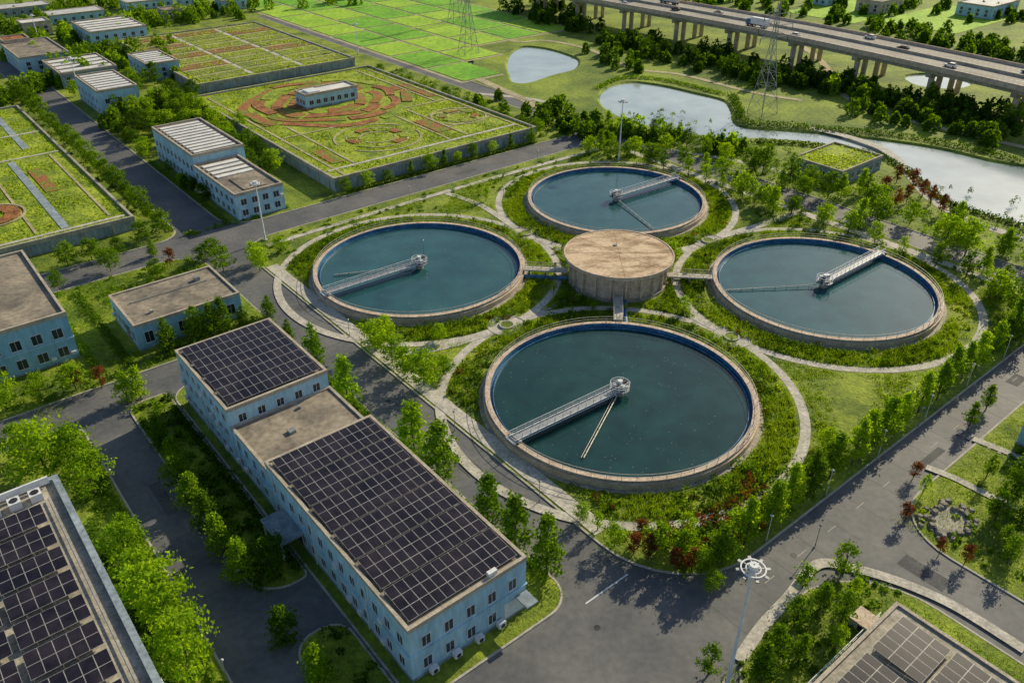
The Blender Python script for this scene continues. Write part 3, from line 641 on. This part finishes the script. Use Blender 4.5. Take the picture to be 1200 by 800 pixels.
# ---------------- lamps ----------------
def mast(u,vb,h,r=1.3,n=8,name='high_mast_lamp'):
    p=G(u,vb); e=empty(name,p[0],p[1],.1,True,0); mb=MB(); mb.cyl((0,0,0),(0,0,.3),.6,n=12,k='conc'); mb.cyl((0,0,.3),(0,0,h),.24,.10,12,'white'); mb.obj('pole',e)
    mb=MB(); mb.ann(0,0,r*.85,r*.95,h-.35,h-.23,'white',24); mb.ann(0,0,.1,.45,h-.3,h+.25,'white',16); mb.ann(0,0,r*.5,r*.58,h-.35,h-.25,'white',20)
    for i in range(n):
        a=2*math.pi*i/n; c,s=math.cos(a),math.sin(a); mb.cyl((0,0,h-.2),(c*r,s*r,h-.35),.05,n=5,k='white')
        q=[(c*r*.9+s*.18,s*r*.9-c*.18),(c*r*1.28+s*.15,s*r*1.28-c*.15),(c*r*1.28-s*.15,s*r*1.28+c*.15),(c*r*.9-s*.18,s*r*.9+c*.18)]
        mb.prism(q,h-.5,h-.36,'steel')
    mb.obj('lamp_ring',e)
mast(852,802,HH(852,802,664),1.35); mast(311,282,HH(311,282,214),1.1); mast(725,188,HH(725,188,118),1.1); mast(96,118,HH(96,118,68),1.1); mast(420,64,HH(420,64,28),1.0); mast(47,52,HH(47,52,18),1.0)
def lamp(b,a,h=3.6,k='steel'):
    e=empty('street_lamp',b,a,.12); mb=MB(); mb.cyl((0,0,0),(0,0,h),.06,.045,8,k); mb.cyl((0,0,h),(0,0,h+.12),.1,.24,8,'white'); mb.cyl((0,0,h+.121),(0,0,h+.3),.24,.05,8,k); mb.cyl((0,0,0),(0,0,.4),.11,n=8,k='conc'); mb.obj('pole_and_head',e)
for p in ((632,588),(533,505),(497,300),(893,150),(410,395),(345,300),(630,192),(480,235),(955,640),(1075,500),(1005,300),(590,235)): lamp(*GL(*p))
for a in (-40,-20,0): lamp(-101.9,a)
for b in range(-38,62,14): lamp(b,-65.1,4.6,'white')
# ---------------- rock garden ----------------
e=empty('rock_garden',0,0,0,True,0); mb=MB()
for i in range(60):
    a=random.uniform(0,6.28); p=G(1113+math.cos(a)*36*random.uniform(.5,1.05),612+math.sin(a)*24*random.uniform(.5,1.05)); s=random.uniform(.25,.7)
    n=6; ph=random.random()*6; base=[(p[0]+s*math.cos(ph+j)*random.uniform(.7,1.2),p[1]+s*math.sin(ph+j)*random.uniform(.7,1.2)) for j in range(n)]
    top=[((q[0]-p[0])*.6+p[0],(q[1]-p[1])*.6+p[1]) for q in base]
    for j in range(n): mb.face([(*base[j],.1),(*base[(j+1)%n],.1),(*top[(j+1)%n],.1+s*.8),(*top[j],.1+s*.8)],'rock')
    mb.face([(*q,.1+s*.8) for q in top],'rock')
mb.obj('boulders',e)
mb=MB(); mb.face([(*p,.15) for p in smooth([G(1113+math.cos(a)*25,612+math.sin(a)*17) for a in np.linspace(6.28,0,12,endpoint=False)],3,True)],'conc'); mb.obj('dry_pond_bed',e)
# ---------------- trees ----------------
for u,v in ((370,427),(409,474),(485,532),(514,557),(572,610),(604,640),(641,673)): tp(random.choice(['col','colb','col']),u,v,8.6)
for u,v,h in ((315,372,5),(338,402,4.5)): tp('col',u,v,h)
b=-46
while b<62: tree(random.choice(['st','st','stg']),L(b+random.uniform(-.6,.6),-63.5+random.uniform(-.3,.3)),random.uniform(7.0,8.8)); b+=random.uniform(4.5,5.5)
for u,v,h in ((152,655,7),(170,693,7),(187,720,7.5),(205,748,8),(226,790,8.5)): tp('broadb',u,v,h)
for u,v in ((150,655),(166,690),(188,725)): tp('colb',u+6,v-14,6)
for u,v,h in ((60,560,9),(95,556,8),(112,580,7.5),(30,540,7)): tp(random.choice(['broadb','broad']),u,v,h)
for u,v,h in ((150,470,6),(165,466,6.5),(213,570,6),(228,595,6),(245,620,6),(262,650,6.5),(285,680,6.5),(190,520,5),(318,668,6),(335,750,6),(375,800,6),(205,545,5)): tp(random.choice(['broad','colb','col']),u,v,h)
for u,v,h in ((200,412,7),(232,398,7),(250,392,7),(264,388,7),(285,380,4),(50,468,5),(90,458,5),(8,480,6),(180,300,4)): tp('col' if u>100 else 'broadb',u,v,h)
for u,v in ((80,312),(108,305),(140,298),(168,285),(240,308),(262,318),(250,300),(70,340),(185,325),(130,318)): tp('broad',u,v,random.uniform(4,5.5))
for u,v in ((200,312),(120,455),(95,455)): tp('red',u,v,4)
for u,v,h in ((460,425,6),(440,412,6),(497,452,6.5),(475,440,5.5),(452,400,5),(515,400,3.5),(305,318,5),(300,308,5),(330,296,4),(520,440,4)): tp('broadb',u,v,h)
b=-20
while b<45: tree(random.choice(['broad','col','broadb']),L(b,79.0),random.uniform(3,4.6)); b+=random.uniform(4.5,8)
for a in range(84,180,7): tree('broad',L(49.5+random.uniform(-1,1),a),random.uniform(3,5))
for i in range(34): tree(random.choice(['broad','broadd','broadb']),L(random.uniform(-33,-24),random.uniform(100,185)),random.uniform(5,7.5))
for i in range(16): tree(random.choice(['broad','broadd','broadb']),L(random.uniform(-52,-50),random.uniform(82,180)),random.uniform(3,5))
for a in range(84,240,9): tree('broad',L(-65.5,a),random.uniform(4.5,6.5))
for i in range(22): tree(random.choice(['broad','broadd','broadb']),L(random.uniform(-50,-18),random.uniform(140,230)),random.uniform(5,8))
for a in range(-60,62,7):
    tree(random.choice(['youngg','broadb','young']),L(58+random.uniform(-1,.5),a+random.uniform(-1,1)),random.uniform(4,6)); tree(random.choice(['broad','broadb','youngg']),L(75.5+random.uniform(-1,1),a+random.uniform(-2,2)),random.uniform(5,8))
for u,v,h in ((1105,292,8),(1130,300,8),(1030,262,7),(1005,268,7),(905,250,7),(893,240,6),(940,232,6),(870,232,6),(860,222,5),(1120,262,5),(1175,300,7),(1190,370,7),(1165,350,6),(1185,405,6),(985,232,6),(1008,228,6),(1150,322,6),(930,250,4),(968,258,4),(715,188,6),(765,192,5),(690,180,5),(712,160,8),(703,175,6),(744,180,5),(800,195,5),(825,200,5),(845,212,6),(780,180,5),(880,205,5),(915,222,5)): tp(random.choice(['broadb','broad','colb']),u,v,h)
for u,v in ((1050,215),(1068,222),(1080,232),(1062,238),(1035,228),(1048,245),(1090,240),(1102,252)): tp('red',u,v,5)
for u,v,h in ((820,675,4.5),(846,660,4.5),(770,650,5),(800,655,4.5),(720,640,4),(700,622,3.5),(680,610,3),(858,632,5),(835,690,3),(888,615,4)): tp(random.choice(['broadb','young']),u,v,h)
for u,v in ((750,635),(760,655),(800,642),(810,670),(790,668),(742,650),(778,640)): tp('red',u,v,4)
for u,v,h in ((930,735,5),(960,715,5),(905,775,6),(890,800,7),(985,730,5),(935,775,5),(1000,700,3.5),(830,790,5),(940,690,4),(988,672,5),(1185,590,6),(1165,610,5),(1190,625,5),(1155,560,4),(1180,660,5),(1080,580,4),(1135,500,5),(1155,480,5),(1070,560,3),(1060,610,3),(1190,570,6),(1175,640,4),(1130,660,3),(1100,650,3),(978,760,4)): tp(random.choice(['young','youngg','youngg','red']) if h<5 else random.choice(['stg','youngg']),u,v,h)
for i in range(22):
    a=random.uniform(0,6.28); r=random.uniform(13,19); tree(random.choice(['youngg','young']),L(r*math.cos(a),r*math.sin(a)),random.uniform(1.6,2.6))
for k,(b,a) in TK.items():
    for i in range(9):
        t=random.uniform(0,6.28); r=random.uniform(32,35); p=(b+r*math.cos(t),a+r*math.sin(t))
        if -52<p[0]<58 and -60<p[1]<60 and min(math.hypot(p[0]-q[0],p[1]-q[1]) for q in TK.values())>31.5: tree(random.choice(['youngg','young','broadb']),L(*p),random.uniform(3,4.5))
def belt(name,pts,k='ld',n=150,size=.75,hs=(4,8)):
    P=[]
    for (u0,v0,u1,v1,cnt,wd) in pts:
        A=np.array(G(u0,v0)); B=np.array(G(u1,v1))
        for i in range(cnt):
            p=A+(B-A)*random.random()+rng.normal(size=2)*wd; h=random.uniform(*hs); P.append((p[0],p[1],h*.42,h))
    return mass(name,P,n,size,k,.3)
belt('distant_tree_belt',[(600,14,700,40,30,4),(700,45,900,100,36,5),(900,95,1200,150,40,4),(600,5,680,18,16,5),(800,60,1000,110,22,6)],'ld',150,.7,hs=(4,8))
belt('distant_tree_belt',[(650,130,700,165,24,3),(700,60,760,90,16,5),(1000,120,1210,170,24,3),(880,90,1200,140,30,4),(700,155,860,178,16,2.5),(1000,130,1210,178,20,3),(700,45,900,100,30,5),(570,118,640,150,10,4)],'lg',150,.65,hs=(3,6))
belt('distant_tree_belt',[(800,0,1000,26,30,10),(1000,28,1200,66,34,8),(950,4,1200,20,30,10),(1040,50,1200,75,18,5)],'lg',120,.9,hs=(4,7))
belt('distant_tree_belt',[(0,50,100,10,30,9),(60,50,300,5,36,10),(200,30,420,0,20,9),(0,125,130,60,30,5),(95,95,180,60,22,5),(130,150,210,120,18,4),(0,20,200,0,30,10),(210,100,190,60,12,3)],'lg',140,.7,hs=(4,8))
belt('distant_tree_belt',[(0,75,140,35,26,8),(100,40,260,10,24,8),(30,110,140,75,20,5),(700,155,860,178,10,2.5),(900,95,1200,150,16,5)],'lb',140,.7,hs=(4,7.5))
def hedge(pix,h=1.1,w=.9,step=.8,k='ld'):
    W=smooth([G(*p) for p in pix],6); P=[]
    for a,b in zip(W[:-1],W[1:]):
        n=max(1,int(math.dist(a,b)/step))
        for i in range(n): t=i/n; P.append((a[0]+(b[0]-a[0])*t+random.uniform(-.2,.2),a[1]+(b[1]-a[1])*t+random.uniform(-.2,.2),w*random.uniform(.8,1.2),h*random.uniform(.8,1.2)))
    mass('hedge',P,26,.32,k,.05)
hedge([(858,112),(866,130),(874,144),(930,149),(1000,155),(1060,161),(1120,172),(1205,192)],1.6,2.0)
hedge([(1205,268),(1150,252),(1105,236),(1080,216),(1056,197),(1020,181),(950,171),(880,167)],1.4,1.5)
hedge([(780,156),(830,164),(870,168)],1.4,1.6,k='lg'); hedge([(700,104),(730,92),(780,95),(850,112)],1.2,1.6,k='lg')
def hedgeL(b0,a0,b1,a1,h=.8,w=.6,k='lg'):
    n=int(math.dist((b0,a0),(b1,a1))/.7); P=[]
    for i in range(n):
        t=i/n; p=L(b0+(b1-b0)*t,a0+(a1-a0)*t); P.append((p[0],p[1],w*random.uniform(.8,1.2),h*random.uniform(.8,1.3)))
    mass('hedge',P,26,.22,k,.12)
hedgeL(-64.8,-50,-64.8,16); hedgeL(-88.5,-30,-88.5,15,.9,.7,'ld'); hedgeL(-93.6,-30,-93.6,15,.7,.6,'lg'); hedgeL(-103,-50,-103,15,.8,.8); hedgeL(-86,30,-68,30,1,.8); hedgeL(-20,78.2,45,78.2,.9,.7,'ld'); hedgeL(-52,79,-52,135,1,.8); hedgeL(-64,84,-64,200,.8,.7); hedgeL(-107,-45,-107,-5,1.2,.9,'ld')
hedgeL(-95,32,-95,66,1.2,1,'lg'); hedgeL(-90,31,-90,66,1,1,'ld')
def inside(b,a):
    ok=(np.abs(b)<60)&(np.abs(a)<63)&(b>-51)&(np.hypot(b,a)>11)
    for (x,y) in TK.values():
        r=np.hypot(b-x,a-y); ok&=(r>23.7)&(np.abs(r-29.8)>1.3)
    return ok
def tow(b,a): return np.stack([C0[0]+b*cB-a*sB,C0[1]+b*sB+a*cB],1)
b=rng.uniform(-52,60,60000); a=rng.uniform(-63,63,60000); m=inside(b,a)
dn=np.minimum.reduce([np.hypot(b-x,a-y) for x,y in TK.values()])
f=np.sin(b*.31+np.sin(a*.27)*2)+np.sin(a*.37-b*.17)+rng.normal(size=len(b))*.5
m1=m&((dn<28.6)|(np.hypot(b,a)<30))&(f>-.9)
blades('ornamental_grass',tow(b[m1][:13000],a[m1][:13000]),8,.8,'gr',.12,.06,.5)
m2=m&(f>.2)&(dn>=31); blades('rough_grass',tow(b[m2][:5000],a[m2][:5000]),7,.4,'gr',.12,.06,.6)
b=rng.uniform(-52,60,12000); a=rng.uniform(-63,63,12000); dn=np.minimum.reduce([np.hypot(b-x,a-y) for x,y in TK.values()]); m=inside(b,a)&((dn<28.3)|(np.hypot(b,a)<27)|((b<-10)&(a<-52)))
f=np.sin(b*.23+1+np.sin(a*.19)*2)+np.sin(a*.29-b*.13)+rng.normal(size=len(b))*.35
def shr(sel,k,r,h,lim,n=34,s=.2):
    bb,aa=b[sel][:lim],a[sel][:lim]; w=tow(bb,aa); mass('shrub_bed',[(x,y,r*random.uniform(.4,1.5),h*random.uniform(.4,1.7)) for x,y in w],n,s,k,.12)
shr(m&(f>.35),'ld',1.0,1.0,750); shr(m&(f<-.5),'ly',.6,.5,450); shr(m&(np.abs(f)<.3),'lg',.9,.9,500); shr(m&(np.abs(f-.1)<.08),'lr',.7,.7,90)
def area(b0,b1,a0,a1,cnt,k,r,h,n=34,s=.22):
    P=[]
    for i in range(cnt): p=L(random.uniform(b0,b1),random.uniform(a0,a1)); P.append((p[0],p[1],r*random.uniform(.4,1.5),h*random.uniform(.4,1.5)))
    mass('shrub_bed',P,n,s,k,.12)
area(-49,-25,-64,-52,60,'lb',.9,1.0); area(-49,-20,-64,-54,45,'ld',1,1.1); area(-45,-28,-63,-56,40,'lr',1,1.2)
area(-94,-88,-30,18,110,'lg',.9,1.0); area(-94,-88,-30,18,60,'ld',.9,1.0); area(-107,-102.5,-45,18,70,'lg',.9,1.0); area(-93.5,-88,-75,-41,50,'ld',.9,1)
area(-69,-64.8,-50,18,60,'ld',.6,.6); area(-62,-32,-82,-74,60,'lg',.6,.6); area(-20,10,-110,-75,90,'lg',.6,.6); area(-20,20,-110,-75,60,'lb',.6,.6)
area(-110,-64,28.5,34,40,'lg',.8,.9); area(-95,-66,52,68,70,'lg',.9,1); area(-64,-30,78,80,30,'lg',.7,.8); area(73,100,-60,80,160,'lg',1,1); area(73,84,-60,80,90,'lb',1.1,1.2); area(73,110,-60,80,50,'ld',1.1,1.1); area(-68,-64,84,200,60,'ld',.9,1); area(48,62,78,180,120,'lg',1,1.1)
area(50,60,-60,60,90,'ld',.8,.8); area(-50,55,54,66,90,'lg',.7,.7)
b=rng.uniform(-60,70,20000); a=rng.uniform(-115,-74,20000); m=((b<-32)|(b>-21)); blades('rough_grass',tow(b[m],a[m]),4,.28,'gr',.12,.05,.7)
b=rng.uniform(-107,-64,14000); a=rng.uniform(-55,68,14000); m=((b<-102.5)|((b>-94)&(b<-87)&(a<19)&((a>-32)|(a<-41)))|((b>-69)&(a<19))|((a>29)&~((b>-88)&(b<-66)&(a>34)&(a<50.5))&(b>-95))); blades('rough_grass',tow(b[m],a[m]),5,.35,'gr',.12,.05,.7)
for u,v in ((560,565),(700,735),(930,650),(455,470),(330,350)):
    p=G(u,v); mb=MB(); mb.ann(p[0],p[1],.02,.4,.0,.04,'dark',16); mb.obj('manhole_cover')
# ---------------- light, world, camera ----------------
SE=math.radians(28); sd=Vector((.66*math.cos(SE),.751*math.cos(SE),math.sin(SE)))
lt=bpy.data.lights.new('sun','SUN'); lt.energy=5.0; lt.angle=math.radians(.5); lt.color=(1,.88,.62)
lo=bpy.data.objects.new('sun',lt); sc.collection.objects.link(lo); lo.rotation_euler=(-sd).to_track_quat('-Z','Y').to_euler()
w=bpy.data.worlds.new('World'); sc.world=w; w.use_nodes=True; nt=w.node_tree; sk=nt.nodes.new('ShaderNodeTexSky'); sk.sky_type='NISHITA'; sk.sun_disc=False; sk.sun_elevation=SE; sk.sun_rotation=math.atan2(.66,.751)
nt.links.new(sk.outputs[0],nt.nodes['Background'].inputs[0]); nt.nodes['Background'].inputs[1].default_value=.105
cam=bpy.data.cameras.new('camera'); cam.sensor_width=36; cam.lens=36*F/1200; cam.clip_end=4000; cam.clip_start=.5
c=bpy.data.objects.new('camera',cam); sc.collection.objects.link(c); c.location=(0,0,CH); c.rotation_euler=(math.pi/2-TH,0,0); sc.camera=c
sc.view_settings.view_transform='Standard'; sc.view_settings.look='None'; sc.view_settings.exposure=0
